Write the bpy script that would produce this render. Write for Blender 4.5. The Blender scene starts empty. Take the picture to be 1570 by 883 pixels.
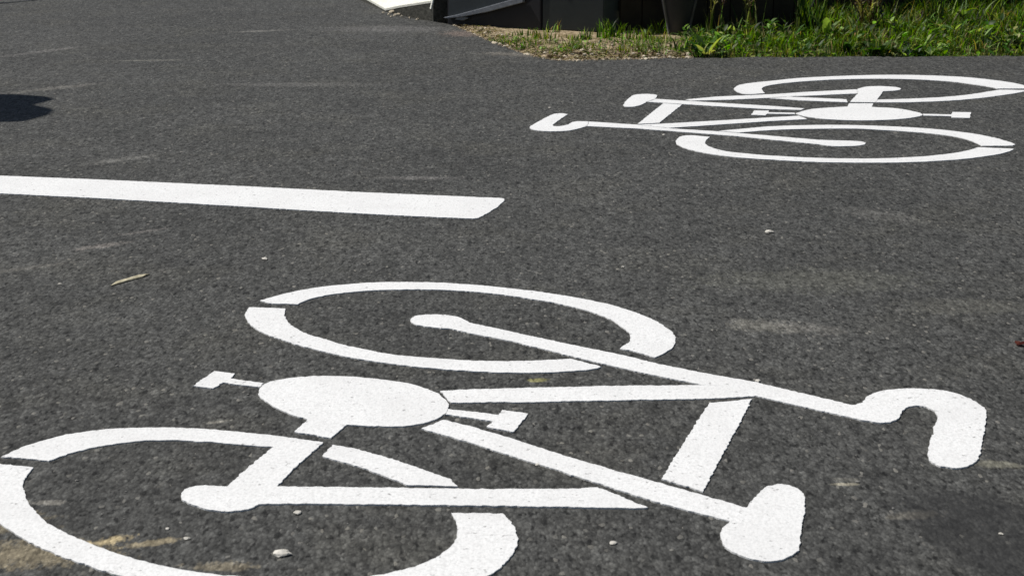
import bpy, bmesh, math, random
from mathutils import Vector, Matrix, noise
from mathutils.geometry import tessellate_polygon
random.seed(7)
S = bpy.context.scene
COL = S.collection

# ---------------------------------------------------------------- camera
F, CX, CY = 2600.0, 785.0, 441.5           # focal length and centre in photo pixels
HOR = -300.0                               # horizon row
CAMZ = 1.35
PITCH = math.atan((CY - HOR) / F)
cam = bpy.data.cameras.new('camera')
cam.sensor_width = 36.0
cam.lens = 36.0 * F / 1570.0
cam.clip_start = 0.05; cam.clip_end = 2000
cam.dof.use_dof = True
cam.dof.focus_distance = 5.6
cam.dof.aperture_fstop = 12.0
co = bpy.data.objects.new('camera', cam)
co.location = (0, 0, CAMZ)
co.rotation_euler = (math.pi/2 - PITCH, 0, 0)
COL.objects.link(co)
S.camera = co

# ---------------------------------------------------------------- light
EL = math.radians(55)
SUNH = Vector((-0.955, 0.295)).normalized()
SUN = Vector((SUNH.x*math.cos(EL), SUNH.y*math.cos(EL), math.sin(EL)))
w = bpy.data.worlds.new('World'); S.world = w; w.use_nodes = True
nt = w.node_tree
bg = nt.nodes['Background']
sky = nt.nodes.new('ShaderNodeTexSky')
sky.sky_type = 'NISHITA'; sky.sun_disc = False
sky.sun_elevation = EL; sky.sun_rotation = math.atan2(SUN.x, SUN.y)
sky.air_density = 1.0; sky.dust_density = 1.0; sky.ozone_density = 1.0
nt.links.new(sky.outputs[0], bg.inputs[0])
bg.inputs[1].default_value = 0.05
sl = bpy.data.lights.new('sun', 'SUN'); sl.energy = 4.2; sl.angle = math.radians(0.5)
sl.color = (1.0, 0.965, 0.91)
so = bpy.data.objects.new('sun', sl)
so.rotation_euler = (-SUN).to_track_quat('-Z', 'Y').to_euler()
so.location = SUN * 20
COL.objects.link(so)
S.view_settings.view_transform = 'Standard'
S.view_settings.look = 'None'
S.view_settings.exposure = 0.12
S.view_settings.gamma = 1.0
S.view_settings.use_curve_mapping = False

# ---------------------------------------------------------------- helpers
def ray(px, py):
    x, y = px - CX, CY - py
    return Vector((x, F*math.cos(PITCH) + y*math.sin(PITCH), -F*math.sin(PITCH) + y*math.cos(PITCH)))
def at(px, py, z=0.0):
    d = ray(px, py)
    return Vector((0, 0, CAMZ)) + d * ((z - CAMZ) / d.z)
def on_plane(px, py, P0, n):
    d = ray(px, py); C0 = Vector((0, 0, CAMZ))
    return C0 + d * ((P0 - C0).dot(n) / d.dot(n))

def link(name, me, mat=None, parent=None):
    o = bpy.data.objects.new(name, me)
    COL.objects.link(o)
    if mat and me is not None: me.materials.append(mat)
    if parent: o.parent = parent
    return o
def obj(name, bm, mat, parent=None, smooth=False):
    bm.normal_update()
    me = bpy.data.meshes.new(name)
    bm.to_mesh(me); bm.free()
    if smooth:
        for p in me.polygons: p.use_smooth = True
    o = link(name, me, mat, parent)
    if parent:                       # geometry is authored in world space
        o.matrix_parent_inverse = Matrix.Translation(parent.location).inverted()
    return o
def thing(name, label, cat, loc=(0, 0, 0), group=None):
    o = bpy.data.objects.new(name, None); COL.objects.link(o)
    o.location = loc; o.empty_display_size = 0.1
    return tag(o, label, cat, group)
def tag(o, label=None, cat=None, group=None, kind=None):
    if label: o['label'] = label
    if cat: o['category'] = cat
    if group: o['group'] = group
    if kind: o['kind'] = kind
    return o

def box(bm, c, s, rz=0, bev=0.0, tilt=None):
    m = Matrix.Translation(c) @ Matrix.Rotation(rz, 4, 'Z')
    if tilt: m = m @ tilt
    r = bmesh.ops.create_cube(bm, size=1.0, matrix=m @ Matrix.Diagonal((s[0], s[1], s[2], 1)))
    if bev:
        es = list({e for v in r['verts'] for e in v.link_edges})
        bmesh.ops.bevel(bm, geom=es, offset=bev, segments=2, affect='EDGES', profile=0.5)
def prism(bm, pts, z0, z1, bev=0.0, top=None):
    """pts: footprint (Vectors, any winding); top: optional list of top z per point"""
    lo = [bm.verts.new((p.x, p.y, z0)) for p in pts]
    hi = [bm.verts.new((p.x, p.y, top[i] if top else z1)) for i, p in enumerate(pts)]
    fs = [bm.faces.new(lo), bm.faces.new(hi)]
    n = len(pts)
    for i in range(n):
        fs.append(bm.faces.new((lo[i], lo[(i+1) % n], hi[(i+1) % n], hi[i])))
    bmesh.ops.recalc_face_normals(bm, faces=fs)
    if bev:
        es = list({e for f in fs for e in f.edges})
        bmesh.ops.bevel(bm, geom=es, offset=bev, segments=2, affect='EDGES', profile=0.5)
def tube(bm, path, rad, n=8):
    rings = []
    for i, p in enumerate(path):
        a = path[max(i-1, 0)]; b = path[min(i+1, len(path)-1)]
        t = (b - a).normalized()
        u = t.cross(Vector((0, 0, 1)) if abs(t.z) < .9 else Vector((1, 0, 0))).normalized(); v = t.cross(u)
        r = rad[i] if isinstance(rad, (list, tuple)) else rad
        rings.append([bm.verts.new(p + (u*math.cos(2*math.pi*k/n) + v*math.sin(2*math.pi*k/n))*r) for k in range(n)])
    for a, b in zip(rings, rings[1:]):
        for k in range(n): bm.faces.new((a[k], a[(k+1) % n], b[(k+1) % n], b[k]))
    bm.faces.new(rings[0]); bm.faces.new(rings[-1])

# ---------------------------------------------------------------- materials
def mat(name):
    m = bpy.data.materials.new(name); m.use_nodes = True
    return m, m.node_tree, m.node_tree.nodes['Principled BSDF']
def N(t, kind, **kw):
    n = t.nodes.new(kind)
    for k, v in kw.items():
        if k.startswith('i_'): n.inputs[k[2:].replace('_', ' ')].default_value = v
        else: setattr(n, k, v)
    return n
def L(t, a, b): t.links.new(a, b)
def noi(t, vec, scale, detail=2, rough=0.5):
    n = N(t, 'ShaderNodeTexNoise', i_Scale=scale, i_Detail=detail, i_Roughness=rough)
    L(t, vec, n.inputs['Vector']); return n.outputs['Fac']
def rng(t, v, a, b, c=0.0, d=1.0, smooth=False):
    n = N(t, 'ShaderNodeMapRange'); n.clamp = True
    if smooth: n.interpolation_type = 'SMOOTHSTEP'
    L(t, v, n.inputs[0])
    for i, x in zip((1, 2, 3, 4), (a, b, c, d)): n.inputs[i].default_value = x
    return n.outputs[0]
def mth(t, op, a, b=None):
    n = N(t, 'ShaderNodeMath', operation=op)
    for i, x in enumerate((a, b)):
        if x is None: continue
        if isinstance(x, (int, float)): n.inputs[i].default_value = x
        else: L(t, x, n.inputs[i])
    return n.outputs[0]
def mix(t, fac, a, b, blend='MIX'):
    n = N(t, 'ShaderNodeMix', data_type='RGBA', blend_type=blend)
    n.clamp_factor = True
    if isinstance(fac, (int, float)): n.inputs[0].default_value = fac
    else: L(t, fac, n.inputs[0])
    for i, x in ((6, a), (7, b)):
        if isinstance(x, tuple): n.inputs[i].default_value = (*x, 1)
        else: L(t, x, n.inputs[i])
    return n.outputs[2]
def mapped(t, src, loc=(0, 0, 0), rot=0, scale=(1, 1, 1), typ='TEXTURE'):
    n = N(t, 'ShaderNodeMapping'); n.vector_type = typ
    n.inputs['Location'].default_value = loc
    n.inputs['Rotation'].default_value = (0, 0, rot)
    n.inputs['Scale'].default_value = scale
    L(t, src, n.inputs['Vector']); return n.outputs[0]
def world_pos(t):
    return N(t, 'ShaderNodeNewGeometry').outputs['Position']

def asphalt_relief(t, P):
    """stone grain shared by the asphalt and the paint that lies on it"""
    P = mapped(t, P, scale=(1.0, 1.9, 1.0))           # stones lie rolled lengthwise across the lane
    v = N(t, 'ShaderNodeTexVoronoi', i_Scale=130.0, feature='F1'); L(t, P, v.inputs['Vector'])
    v2 = N(t, 'ShaderNodeTexVoronoi', i_Scale=240.0, feature='F1'); L(t, P, v2.inputs['Vector'])
    h = mth(t, 'ADD', rng(t, v.outputs['Distance'], 0.0, 0.7, 1.0, 0.0), mth(t, 'MULTIPLY', rng(t, v2.outputs['Distance'], 0, .7, 1, 0), 0.4))
    h = mth(t, 'ADD', h, mth(t, 'MULTIPLY', noi(t, P, 42, 3, .6), 1.3))
    return v, v2, h

def make_asphalt():
    m, t, b = mat('asphalt')
    P = world_pos(t)
    v, v2, h = asphalt_relief(t, P)
    # stone-by-stone colour
    sep = N(t, 'ShaderNodeSeparateColor'); L(t, v.outputs['Color'], sep.inputs[0])
    sep2 = N(t, 'ShaderNodeSeparateColor'); L(t, v2.outputs['Color'], sep2.inputs[0])
    s1 = rng(t, sep.outputs[0], 0, 1, .62, 1.30)
    s2 = rng(t, sep2.outputs[0], 0, 1, .74, 1.24)
    bright = rng(t, sep.outputs[1], .982, 1.0, 0, .9)
    Pr = mapped(t, P, scale=(1.0, 2.4, 1.0))
    cl = rng(t, noi(t, Pr, 46, 4, .65), .3, .7, .60, 1.40)
    clb = rng(t, noi(t, Pr, 17, 4, .65), .3, .7, .74, 1.26)
    big = rng(t, noi(t, P, 1.3, 4, .6), .3, .7, .86, 1.14)
    k = mth(t, 'MULTIPLY', mth(t, 'MULTIPLY', s1, s2), mth(t, 'MULTIPLY', mth(t, 'MULTIPLY', cl, clb), big))
    gap = rng(t, v.outputs['Distance'], .35, .75, 1.0, .72)
    k = mth(t, 'MULTIPLY', k, gap)
    # dark pits
    pit = rng(t, noi(t, Pr, 70, 2, .5), .33, .43, .34, 1.06)
    k = mth(t, 'MULTIPLY', k, pit)
    base = mix(t, 1.0, (0.0665, 0.0665, 0.0625), k, 'MULTIPLY')
    base = mix(t, mth(t, 'MULTIPLY', bright, .55), base, (0.30, 0.285, 0.25))
    # faint brown / dusty tint in broad clouds
    dust = rng(t, noi(t, P, 2.3, 5, .62), .50, .74, 0, .45)
    base = mix(t, dust, base, mix(t, 1.0, base, (1.32, 1.27, 1.12), 'MULTIPLY'))
    # drag streaks of pale dust
    ps = mapped(t, P, rot=math.radians(4), scale=(1.0, .16, 1.0))
    stk = mth(t, 'MULTIPLY', rng(t, noi(t, ps, 2.6, 4, .7), .64, .80, 0, 1), rng(t, noi(t, P, 26, 3, .7), .42, .62, .1, 1))
    base = mix(t, mth(t, 'MULTIPLY', stk, .38), base, (0.175, 0.168, 0.150))
    # stains and scuffs with a place of their own: pixel, half sizes (m), rotation, colour, strength, grain
    marks = [
        (52, 848, .22, .085, 6, (.30, .25, .16), .55), (165, 829, .065, .028, 26, (.46, .37, .21), .75),
        (232, 832, .085, .022, 20, (.36, .30, .19), .6), (-20, 800, .18, .09, 0, (.22, .19, .13), .7),
        (1165, 500, .14, .09, -10, (.22, .21, .18), .42), (1235, 503, .16, .07, -25, (.20, .19, .17), .36), (1350, 330, .22, .11, -40, (.18, .175, .16), .36),
        (158, 377, .13, .04, 34, (.23, .21, .19), .62), (215, 356, .13, .025, 34, (.20, .185, .17), .45),
        (50, 410, .2, .03, 30, (.19, .18, .16), .35), (332, 647, .05, .013, 24, (.34, .32, .27), .45),
        (960, 600, .10, .03, 0, (.19, .18, .11), .5), (824, 583, .04, .02, 0, (.30, .28, .11), .65),
        (1290, 742, .05, .012, 0, (.35, .32, .24), .5), (1400, 790, .09, .03, 10, (.24, .22, .18), .45),
        (1530, 712, .10, .03, -8, (.22, .21, .16), .5), (1300, 735, .04, .02, 0, (.2, .19, .16), .3),
        (400, 48, .28, .05, 20, (.22, .21, .19), .5), (235, 93, .3, .03, 4, (.22, .21, .18), .5),
        (60, 80, .5, .06, 50, (.2, .19, .18), .4), (600, 45, .55, .25, 0, (.15, .145, .14), .5),
        (720, 52, .25, .22, -10, (.24, .18, .15), .45), (790, 84, .3, .12, -20, (.2, .18, .15), .4),
        (340, 868, .09, .03, 0, (.33, .28, .19), .45), (75, 770, .05, .02, 0, (.33, .31, .27), .5),
        (640, 273, .24, .045, -2, (.20, .19, .18), .45), (185, 245, .22, .06, 40, (.19, .185, .17), .45),
        (80, 136, .4, .07, 40, (.19, .18, .16), .45), (450, 130, .6, .09, 0, (.16, .155, .145), .4),
        (1480, 470, .3, .12, 0, (.15, .145, .12), .3), (1250, 430, .5, .2, 0, (.14, .14, .115), .3),
    ]
    rag = mth(t, 'ADD', mth(t, 'ADD', mth(t, 'MULTIPLY', noi(t, P, 17, 5, .75), 1.1), mth(t, 'MULTIPLY', noi(t, Pr, 60, 3, .7), 1.3)), -.62)
    for i, (px, py, rx, ry, a, c, s) in enumerate(marks):
        g = at(px, py)
        q = mapped(t, P, loc=(g.x, g.y, 0), rot=math.radians(a), scale=(rx, ry, 1))
        ln = N(t, 'ShaderNodeVectorMath', operation='LENGTH'); L(t, q, ln.inputs[0])
        f = rng(t, ln.outputs['Value'], 0.15, 1.35, 1.0, 0.0)
        f = rng(t, mth(t, 'SUBTRACT', f, mth(t, 'MULTIPLY', rag, .95)), -.08, .22, 0, s)
        base = mix(t, f, base, mix(t, .7, c, mix(t, 1.0, c, k, 'MULTIPLY')))
    # dark patch near the saddle of the big bicycle
    g = at(1555, 830)
    q = mapped(t, P, loc=(g.x, g.y, 0), rot=.5, scale=(.16, .30, 1))
    ln = N(t, 'ShaderNodeVectorMath', operation='LENGTH'); L(t, q, ln.inputs[0])
    f = mth(t, 'SUBTRACT', rng(t, ln.outputs['Value'], .5, 1.3, 1, 0), mth(t, 'MULTIPLY', noi(t, P, 9, 3, .6), .5))
    base = mix(t, rng(t, f, 0, .4, 0, .62), base, (0.022, 0.022, 0.022))
    L(t, base, b.inputs['Base Color'])
    b.inputs['Roughness'].default_value = .88
    b.inputs['Specular IOR Level'].default_value = .22
    bp = N(t, 'ShaderNodeBump', i_Strength=1.0, i_Distance=0.0009); L(t, h, bp.inputs['Height'])
    L(t, bp.outputs[0], b.inputs['Normal'])
    return m

def make_paint(name, base=(.765, .765, .755)):
    m, t, b = mat(name)
    P = world_pos(t)
    v, v2, h = asphalt_relief(t, P)
    c = mix(t, rng(t, noi(t, P, 150, 2, .6), .48, .62, 0, .50), base, (.54, .54, .53))
    c = mix(t, rng(t, noi(t, P, 5, 5, .7), .42, .72, 0, .6), c, (.64, .635, .625))
    # worn specks where the grit shows through
    c = mix(t, rng(t, noi(t, P, 70, 2, .5), .66, .74, 0, .75), c, (.22, .215, .21))
    L(t, c, b.inputs['Base Color'])
    b.inputs['Roughness'].default_value = .7
    b.inputs['Specular IOR Level'].default_value = .25
    bp = N(t, 'ShaderNodeBump', i_Strength=1.0, i_Distance=0.00035); L(t, h, bp.inputs['Height'])
    L(t, bp.outputs[0], b.inputs['Normal'])
    return m

def make_simple(name, c0, c1, scale=20, rough=.8, bump=0.002, spec=.3, detail=4):
    m, t, b = mat(name)
    P = world_pos(t)
    n = noi(t, P, scale, detail, .65)
    L(t, mix(t, rng(t, n, .3, .7), c0, c1), b.inputs['Base Color'])
    b.inputs['Roughness'].default_value = rough
    b.inputs['Specular IOR Level'].default_value = spec
    if bump:
        bp = N(t, 'ShaderNodeBump', i_Strength=1.0, i_Distance=bump); L(t, n, bp.inputs['Height'])
        L(t, bp.outputs[0], b.inputs['Normal'])
    return m

def make_leafy(name):
    """blade colour comes from the mesh attribute 'tint' (each blade its own)"""
    m, t, b = mat(name)
    a = N(t, 'ShaderNodeVertexColor'); a.layer_name = 'tint'
    n = noi(t, world_pos(t), 60, 3, .6)
    c = mix(t, 1.0, a.outputs['Color'], rng(t, n, .3, .7, .8, 1.2), 'MULTIPLY')
    L(t, c, b.inputs['Base Color'])
    b.inputs['Roughness'].default_value = .5
    b.inputs['Specular IOR Level'].default_value = .35
    tr = N(t, 'ShaderNodeBsdfTranslucent')
    L(t, mix(t, 1.0, c, (1.35, 1.5, .55), 'MULTIPLY'), tr.inputs['Color'])
    ms = N(t, 'ShaderNodeMixShader'); ms.inputs[0].default_value = .45
    out = t.nodes['Material Output']
    L(t, b.outputs[0], ms.inputs[1]); L(t, tr.outputs[0], ms.inputs[2]); L(t, ms.outputs[0], out.inputs['Surface'])
    return m

M_asphalt = make_asphalt()
M_paint = make_paint('white_road_paint')
def make_soil():
    m, t, b = mat('sandy_soil'); P = world_pos(t)
    n = noi(t, P, 38, 6, .7); n2 = noi(t, P, 7, 4, .6)
    sand = mix(t, rng(t, n, .38, .62), (.17, .125, .07), (.52, .42, .285))
    sand = mix(t, rng(t, n2, .45, .65, 0, .7), sand, (.115, .095, .035))
    humus = mix(t, rng(t, n, .3, .7), (.04, .045, .014), (.15, .15, .05))
    sp = N(t, 'ShaderNodeSeparateXYZ'); L(t, P, sp.inputs[0])
    e = mth(t, 'ADD', sp.outputs[0], mth(t, 'MULTIPLY', mth(t, 'SUBTRACT', n2, .5), .5))
    xg = at(1050, 86).x
    f = rng(t, e, xg-.06, xg+.14)
    L(t, mix(t, f, sand, humus), b.inputs['Base Color'])
    b.inputs['Roughness'].default_value = .95; b.inputs['Specular IOR Level'].default_value = .1
    bp = N(t, 'ShaderNodeBump', i_Strength=1.0, i_Distance=.006); L(t, n, bp.inputs['Height']); L(t, bp.outputs[0], b.inputs['Normal'])
    return m
M_soil = make_soil()
M_meadow = make_simple('far_meadow', (.035, .05, .015), (.08, .09, .03), 3, .95, .01, .1)
M_stone = make_simple('limestone_chip', (.40, .33, .23), (.70, .63, .50), 25, .9, .001)
M_grit = make_simple('grey_grit', (.10, .098, .092), (.30, .29, .27), 60, .9, .0005)
M_chip = make_simple('white_chip', (.40, .38, .33), (.66, .63, .57), 60, .9, .001)
M_dull = make_simple('brown_stone', (.16, .125, .08), (.34, .27, .19), 60, .9, .001)
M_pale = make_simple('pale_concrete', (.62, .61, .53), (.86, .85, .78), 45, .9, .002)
M_conc_shade_dark = make_simple('shade_dark_concrete', (.020, .020, .016), (.085, .083, .07), 42, .95, .006)  # the slab side's shade is put into this dark tone, shared with the post
M_black = make_simple('black_plastic', (.010, .010, .013), (.016, .016, .020), 9, .55, .0005, .35)
M_panel = make_simple('charcoal_panel', (.028, .033, .036), (.045, .052, .055), 7, .6, .0005, .3)
M_rail = make_simple('blue_grey_rail', (.12, .13, .15), (.22, .235, .26), 40, .55, .0005, .35)
M_cab = make_simple('charcoal_cabinet_paint', (.030, .036, .037), (.042, .048, .048), 6, .6, .0005, .3)
M_cab2 = make_simple('greenish_cabinet_side', (.040, .052, .045), (.055, .066, .056), 6, .6, .0005, .3)
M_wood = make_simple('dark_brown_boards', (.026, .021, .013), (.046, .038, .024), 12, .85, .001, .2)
M_tub = make_simple('dark_tub_plastic', (.014, .015, .020), (.022, .024, .030), 9, .5, .0003, .4)
M_tubrib = make_simple('grey_tub_rib', (.06, .058, .052), (.09, .088, .08), 20, .6, .0003, .3)
M_leaf = make_leafy('green_leaves')
M_twig = make_simple('dry_straw', (.20, .18, .11), (.66, .60, .43), 50, .8, .0003)
M_red = make_simple('dead_red_leaf', (.20, .06, .03), (.42, .17, .10), 60, .8, .0003)
M_strip = make_simple('near_black_strip', (.006, .006, .006), (.015, .015, .015), 20, .6, .001)
M_cloth = make_simple('grey_canvas', (.25, .25, .25), (.32, .32, .31), 50, .9, .0005)
M_steel = make_simple('galvanised_steel', (.35, .36, .37), (.45, .46, .47), 14, .45, .0002, .5)

# ---------------------------------------------------------------- ground, road, verge
bm = bmesh.new()
vs = [bm.verts.new(p) for p in ((-700, -700, -.09), (700, -700, -.09), (700, 900, -.09), (-700, 900, -.09))]
bm.faces.new(vs)
tag(obj('ground', bm, M_meadow), kind='structure')

EDGE = [(560, 0), (576, 10), (591, 18), (606, 23), (640, 30), (681, 36), (700, 41), (720, 50), (745, 61), (770, 71), (795, 80),
        (820, 87.5), (845, 92), (870, 93.5), (910, 92.5), (960, 91.5), (1010, 90), (1080, 89), (1200, 88), (1350, 87.5), (1570, 86), (1900, 84)]
edge = [at(x, y) for x, y in EDGE]
def densify(pts, step):
    out = []
    for a, b in zip(pts, pts[1:]):
        n = max(1, int((b-a).length/step))
        out += [a.lerp(b, i/n) for i in range(n)]
    return out + [pts[-1]]
ed = densify(edge, .02)
ed2 = []
for p in ed:
    j = noise.noise(Vector((p.x*9, p.y*9, 0)))*.034 + noise.noise(Vector((p.x*38, p.y*38, 3)))*.018
    ed2.append(Vector((p.x, p.y + j, 0)))
L0 = ed2[0] + (ed2[0]-ed2[6]).normalized()*14
R0 = ed2[-1] + Vector((14, .1, 0))
outline = [Vector((-60, -12, 0)), Vector((R0.x, -12, 0)), R0] + list(reversed(ed2)) + [L0, Vector((L0.x-6, 45, 0)), Vector((-60, 45, 0))]
def slab(name, outline, ztop, zbot, m, parent=None):
    bm = bmesh.new()
    tri = tessellate_polygon([outline])
    hi = [bm.verts.new((p.x, p.y, ztop)) for p in outline]
    lo = [bm.verts.new((p.x, p.y, zbot)) for p in outline]
    for a, b_, c in tri:
        try: f = bm.faces.new((hi[a], hi[b_], hi[c]))
        except ValueError: continue
        f.normal_update()
        if f.normal.z < 0: f.normal_flip()
    n = len(outline)
    area = sum(outline[i].x*outline[(i+1) % n].y - outline[(i+1) % n].x*outline[i].y for i in range(n))
    for i in range(n):
        j = (i+1) % n
        q = (hi[i], lo[i], lo[j], hi[j])
        if area < 0: q = q[::-1]
        bm.faces.new(q)
    return obj(name, bm, m, parent)
tag(slab('road', outline, 0.0, -.06, M_asphalt), kind='structure')

# verge: a low uneven bank of sandy soil beyond the ragged asphalt edge
def edge_y(x):
    for a, b in zip(edge, edge[1:]):
        if a.x <= x <= b.x and b.x > a.x: return a.y + (b.y-a.y)*(x-a.x)/(b.x-a.x)
    return edge[0].y if x < edge[0].x else edge[-1].y
def soil_z(x, y):
    d = y - edge_y(x)
    s = min(max(d/.35, 0), 1)
    z = -.022 + .028*s*s*(3-2*s)
    z += (noise.noise(Vector((x*2.2, y*2.2, 0)))*.012 + noise.noise(Vector((x*9, y*9, 5)))*.008 + noise.noise(Vector((x*30, y*30, 9)))*.004) * (.4+.6*s)
    if d < .03: z = min(z, -.006)
    return z
bm = bmesh.new()
x0, x1, y0, y1, st = -1.0, 4.6, 8.6, 13.2, .04
nx, ny = int((x1-x0)/st), int((y1-y0)/st)
g = [[bm.verts.new((x0+i*st, y0+j*st, soil_z(x0+i*st, y0+j*st))) for i in range(nx+1)] for j in range(ny+1)]
for j in range(ny):
    for i in range(nx): bm.faces.new((g[j][i], g[j][i+1], g[j+1][i+1], g[j+1][i]))
tag(obj('verge_soil', bm, M_soil, smooth=True), kind='structure')

# thin near-black strip running off at the far left
bm = bmesh.new()
pth = [at(x, y) for x, y in ((-60, 7), (-20, 6), (10, 5.2), (30, 3.4), (58, .5), (90, -4), (150, -12))]
pp = densify(pth, .08)
a = [bm.verts.new((p.x, p.y-.022-.012*noise.noise(p*5), .004)) for p in pp]; b = [bm.verts.new((p.x, p.y+.022+.01*noise.noise(p*4), .004)) for p in pp]
for i in range(len(pp)-1): bm.faces.new((a[i], a[i+1], b[i+1], b[i]))
tag(obj('far_dark_strip', bm, M_strip), kind='structure')

# ---------------------------------------------------------------- painted markings
def smooth_run(pts, n=8):
    if len(pts) < 3: return pts
    out = []
    for i in range(len(pts)-1):
        p0 = pts[max(i-1, 0)]; p1 = pts[i]; p2 = pts[i+1]; p3 = pts[min(i+2, len(pts)-1)]
        for k in range(n):
            t = k/n
            out.append(tuple(.5*((2*p1[d]) + (-p0[d]+p2[d])*t + (2*p0[d]-5*p1[d]+4*p2[d]-p3[d])*t*t + (-p0[d]+3*p1[d]-3*p2[d]+p3[d])*t**3) for d in (0, 1)))
    return out + [pts[-1]]
def shape(*runs):
    """each run is a smooth curve; runs join at corners. a run starting with 'L' is straight segments"""
    out = []
    for r in runs:
        p = list(r[1:]) if r[0] == 'L' else smooth_run(list(r))
        if out and abs(out[-1][0]-p[0][0])+abs(out[-1][1]-p[0][1]) < .01: p = p[1:]
        out += p
    if abs(out[-1][0]-out[0][0])+abs(out[-1][1]-out[0][1]) < .01: out.pop()
    return out
def painted(name, px, parent=None, jit=.0034, step=.006, seed=0, top=.0032):
    pts = [at(x, y, .002) for x, y in px]
    pts = densify(pts + [pts[0]], step)[:-1]
    n = len(pts); res = []
    for i, p in enumerate(pts):
        t = pts[(i+1) % n] - pts[i-1]
        if t.length < 1e-6: continue
        nm = Vector((t.y, -t.x, 0)).normalized()
        q = Vector((p.x, p.y, seed))
        d = noise.noise(q*70)*1.0 + noise.noise(q*150)*.7 + noise.noise(q*18)*.6
        res.append(p + nm*d*jit)
    return slab(name, res, top, -.001, M_paint, parent)

# --- near bicycle
root = thing('bicycle_marking', 'large white bicycle painted on the asphalt in the foreground, handlebar and saddle to the right', 'road marking', at(640, 660), 'white bicycle symbols painted on the cycle lane')
fw = thing('front_wheel', None, None, at(700, 500)); fw.parent = root
fw.matrix_parent_inverse = Matrix.Translation(root.location).inverted()
rw = thing('rear_wheel', None, None, at(350, 765)); rw.parent = root
rw.matrix_parent_inverse = Matrix.Translation(root.location).inverted()
def sub(name, px, parent, **k): 
    o = painted(name, px, None, **k)
    o.parent = parent
    o.matrix_parent_inverse = (Matrix.Translation(parent.location)).inverted()
    return o
sub('rim_arc', shape([(455.8,466.9),(483,456.5),(530,448.9),(579.5,445.3),(640,444),(697.3,445.8),(754.6,450.5),(812,458.2),(869.3,468.7),(915.1,481.6),(941,493),(958.1,504.6),(966.2,514.6),(963.9,524.6),(949.5,534.6)],
    ['L',(949.5,534.6),(964,536.8),(1004,548.1)],
    [(1004,548.1),(1018.3,541.8),(1032,531.8),(1035.8,520.3),(1029.8,509.5),(1009.7,495),(972.5,478.8),(926.6,465.3),(869.3,454.4),(812,446),(740.3,438.3),(668.7,433.5),(640,433),(579.5,433.3),(514.4,437.7),(462.3,445),(423.2,453.9),(399.8,461.1)],
    ['L',(399.8,461.1),(412,465.5),(455.8,466.9)]), fw)
sub('rim_arc', shape(['L',(382.9,471.6),(437.6,473.4)],
    [(437.6,473.4),(436.6,482.5),(442.8,495.5),(462.3,508.5),(501.4,521.6),(540.4,532),(592.5,542.4),(640,547.8),(680,550.6),(726,553.3),(797.6,553.8),(875,550.4)],
    ['L',(875,550.4),(923.7,562.7)],
    [(923.7,562.7),(898,567.6),(840.6,571.3),(783.3,571.6),(726,569.6),(668.7,565.4),(618.5,560.4),(553.4,551.5),(501.4,540.5),(462.3,530.7),(425.8,519),(394.6,505.9),(380.3,492.9),(376.4,481.2),(382.9,471.6)]), fw)
sub('rim_arc', shape([(418.5,685.3),(358.3,680.9),(315.3,677.3),(258,674.6),(200.6,677.3),(143.3,685.9),(100.3,697.4),(74.5,706.8)],
    ['L',(74.5,706.8),(43,703.1),(2.9,700.4)],
    [(2.9,700.4),(37.3,684.5),(86,670.1),(129,661.9),(186.3,656.6),(243.6,655.5),(301,657),(358.3,661.2),(418.5,667.6)],
    ['L',(418.5,667.6),(430,669.5),(424,684),(418.5,685.3)]), rw, top=.0028)
sub('rim_arc', shape(['L',(-16,711),(0,711.9),(51.6,716.8)],
    [(51.6,716.8),(40.1,730.3),(35.8,744.6),(38.7,761.8),(51.6,781.9),(74.5,802),(106,819.2),(143.3,835.4),(186.3,850.7),(243.6,866.5),(301,877),(358.3,883.5),(420,888),(480,889.5),(540,886.5),(600,878),(632,869.8),(663.7,857.3),(686.6,842.1),(698.6,825.8),(701.1,809.9),(698.1,795.9),(691.7,786.5)],
    ['L',(691.7,786.5),(770.7,787.5)],
    [(770.7,787.5),(781.9,798.2),(789.8,812.5),(792.9,830.3),(787.3,848.2),(773.2,864.4),(747.8,882.5),(700,901),(640,914),(560,922.5),(470,924),(380,918.5),(300,908),(230,894.5),(172,879.3),(114.6,860),(71.7,843.5),(28.7,821.5),(0,803.4),(-28,780),(-41,757),(-40,736),(-29,721),(-16,711)]), rw)
obj_fork = painted('fork', shape([(720.3,495.1),(705.9,487.4),(683,483),(657.2,482.6),(639.4,484.4),(629.5,490.3),(636.8,497.6),(668.7,502.6),(685.9,503.6),(703,507.4)],
    ['L',(703,507.4),(783.3,523.2),(869.3,544.7),(926.6,558.4),(1012.6,577.6),(1078.5,590.7),(1100,590.9),(1157.3,607.0),(1312,642),(1308.2,621.7),(1158,586),(1090,574.3),(1012.6,559),(955.3,544.7),(883.6,530.3),(720.3,495.1)]), root)
painted('handlebar', shape(['L',(1304,621.5),(1308.5,621.7),(1321.4,617.9)],
    [(1321.4,617.9),(1332.7,606.6),(1361,598.3),(1406.3,596),(1451.5,600.5),(1485.5,611.2),(1508.1,625.4),(1512.3,640.5),(1508.1,667),(1500.7,700.7),(1489.2,713.1),(1466.6,717.9),(1440.2,713.6),(1425.1,704.7),(1423.2,689.6),(1430.8,663),(1437.2,636.8)],
    [(1437.2,636.8),(1430.8,629.2),(1413.8,622.8),(1396.9,623.2),(1383.6,629.2),(1379.8,639.5),(1368.5,646.8),(1349.7,648.8),(1319.5,643.6)],
    ['L',(1319.5,643.6),(1308,641.5),(1304,621.5)]), root, top=.0036)
painted('down_tube', shape(['L',(674.4,599.7),(708.8,597.7),(840.6,593.7),(926.6,592),(1012.6,591.1),(1078.5,590.6),(1090,586),(1120,593),(1157,603),(1156,607.4),(1089.4,611.2),(926.6,614.3),(817.7,616.3),(691.6,617.4)]), root, top=.0028)
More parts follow.
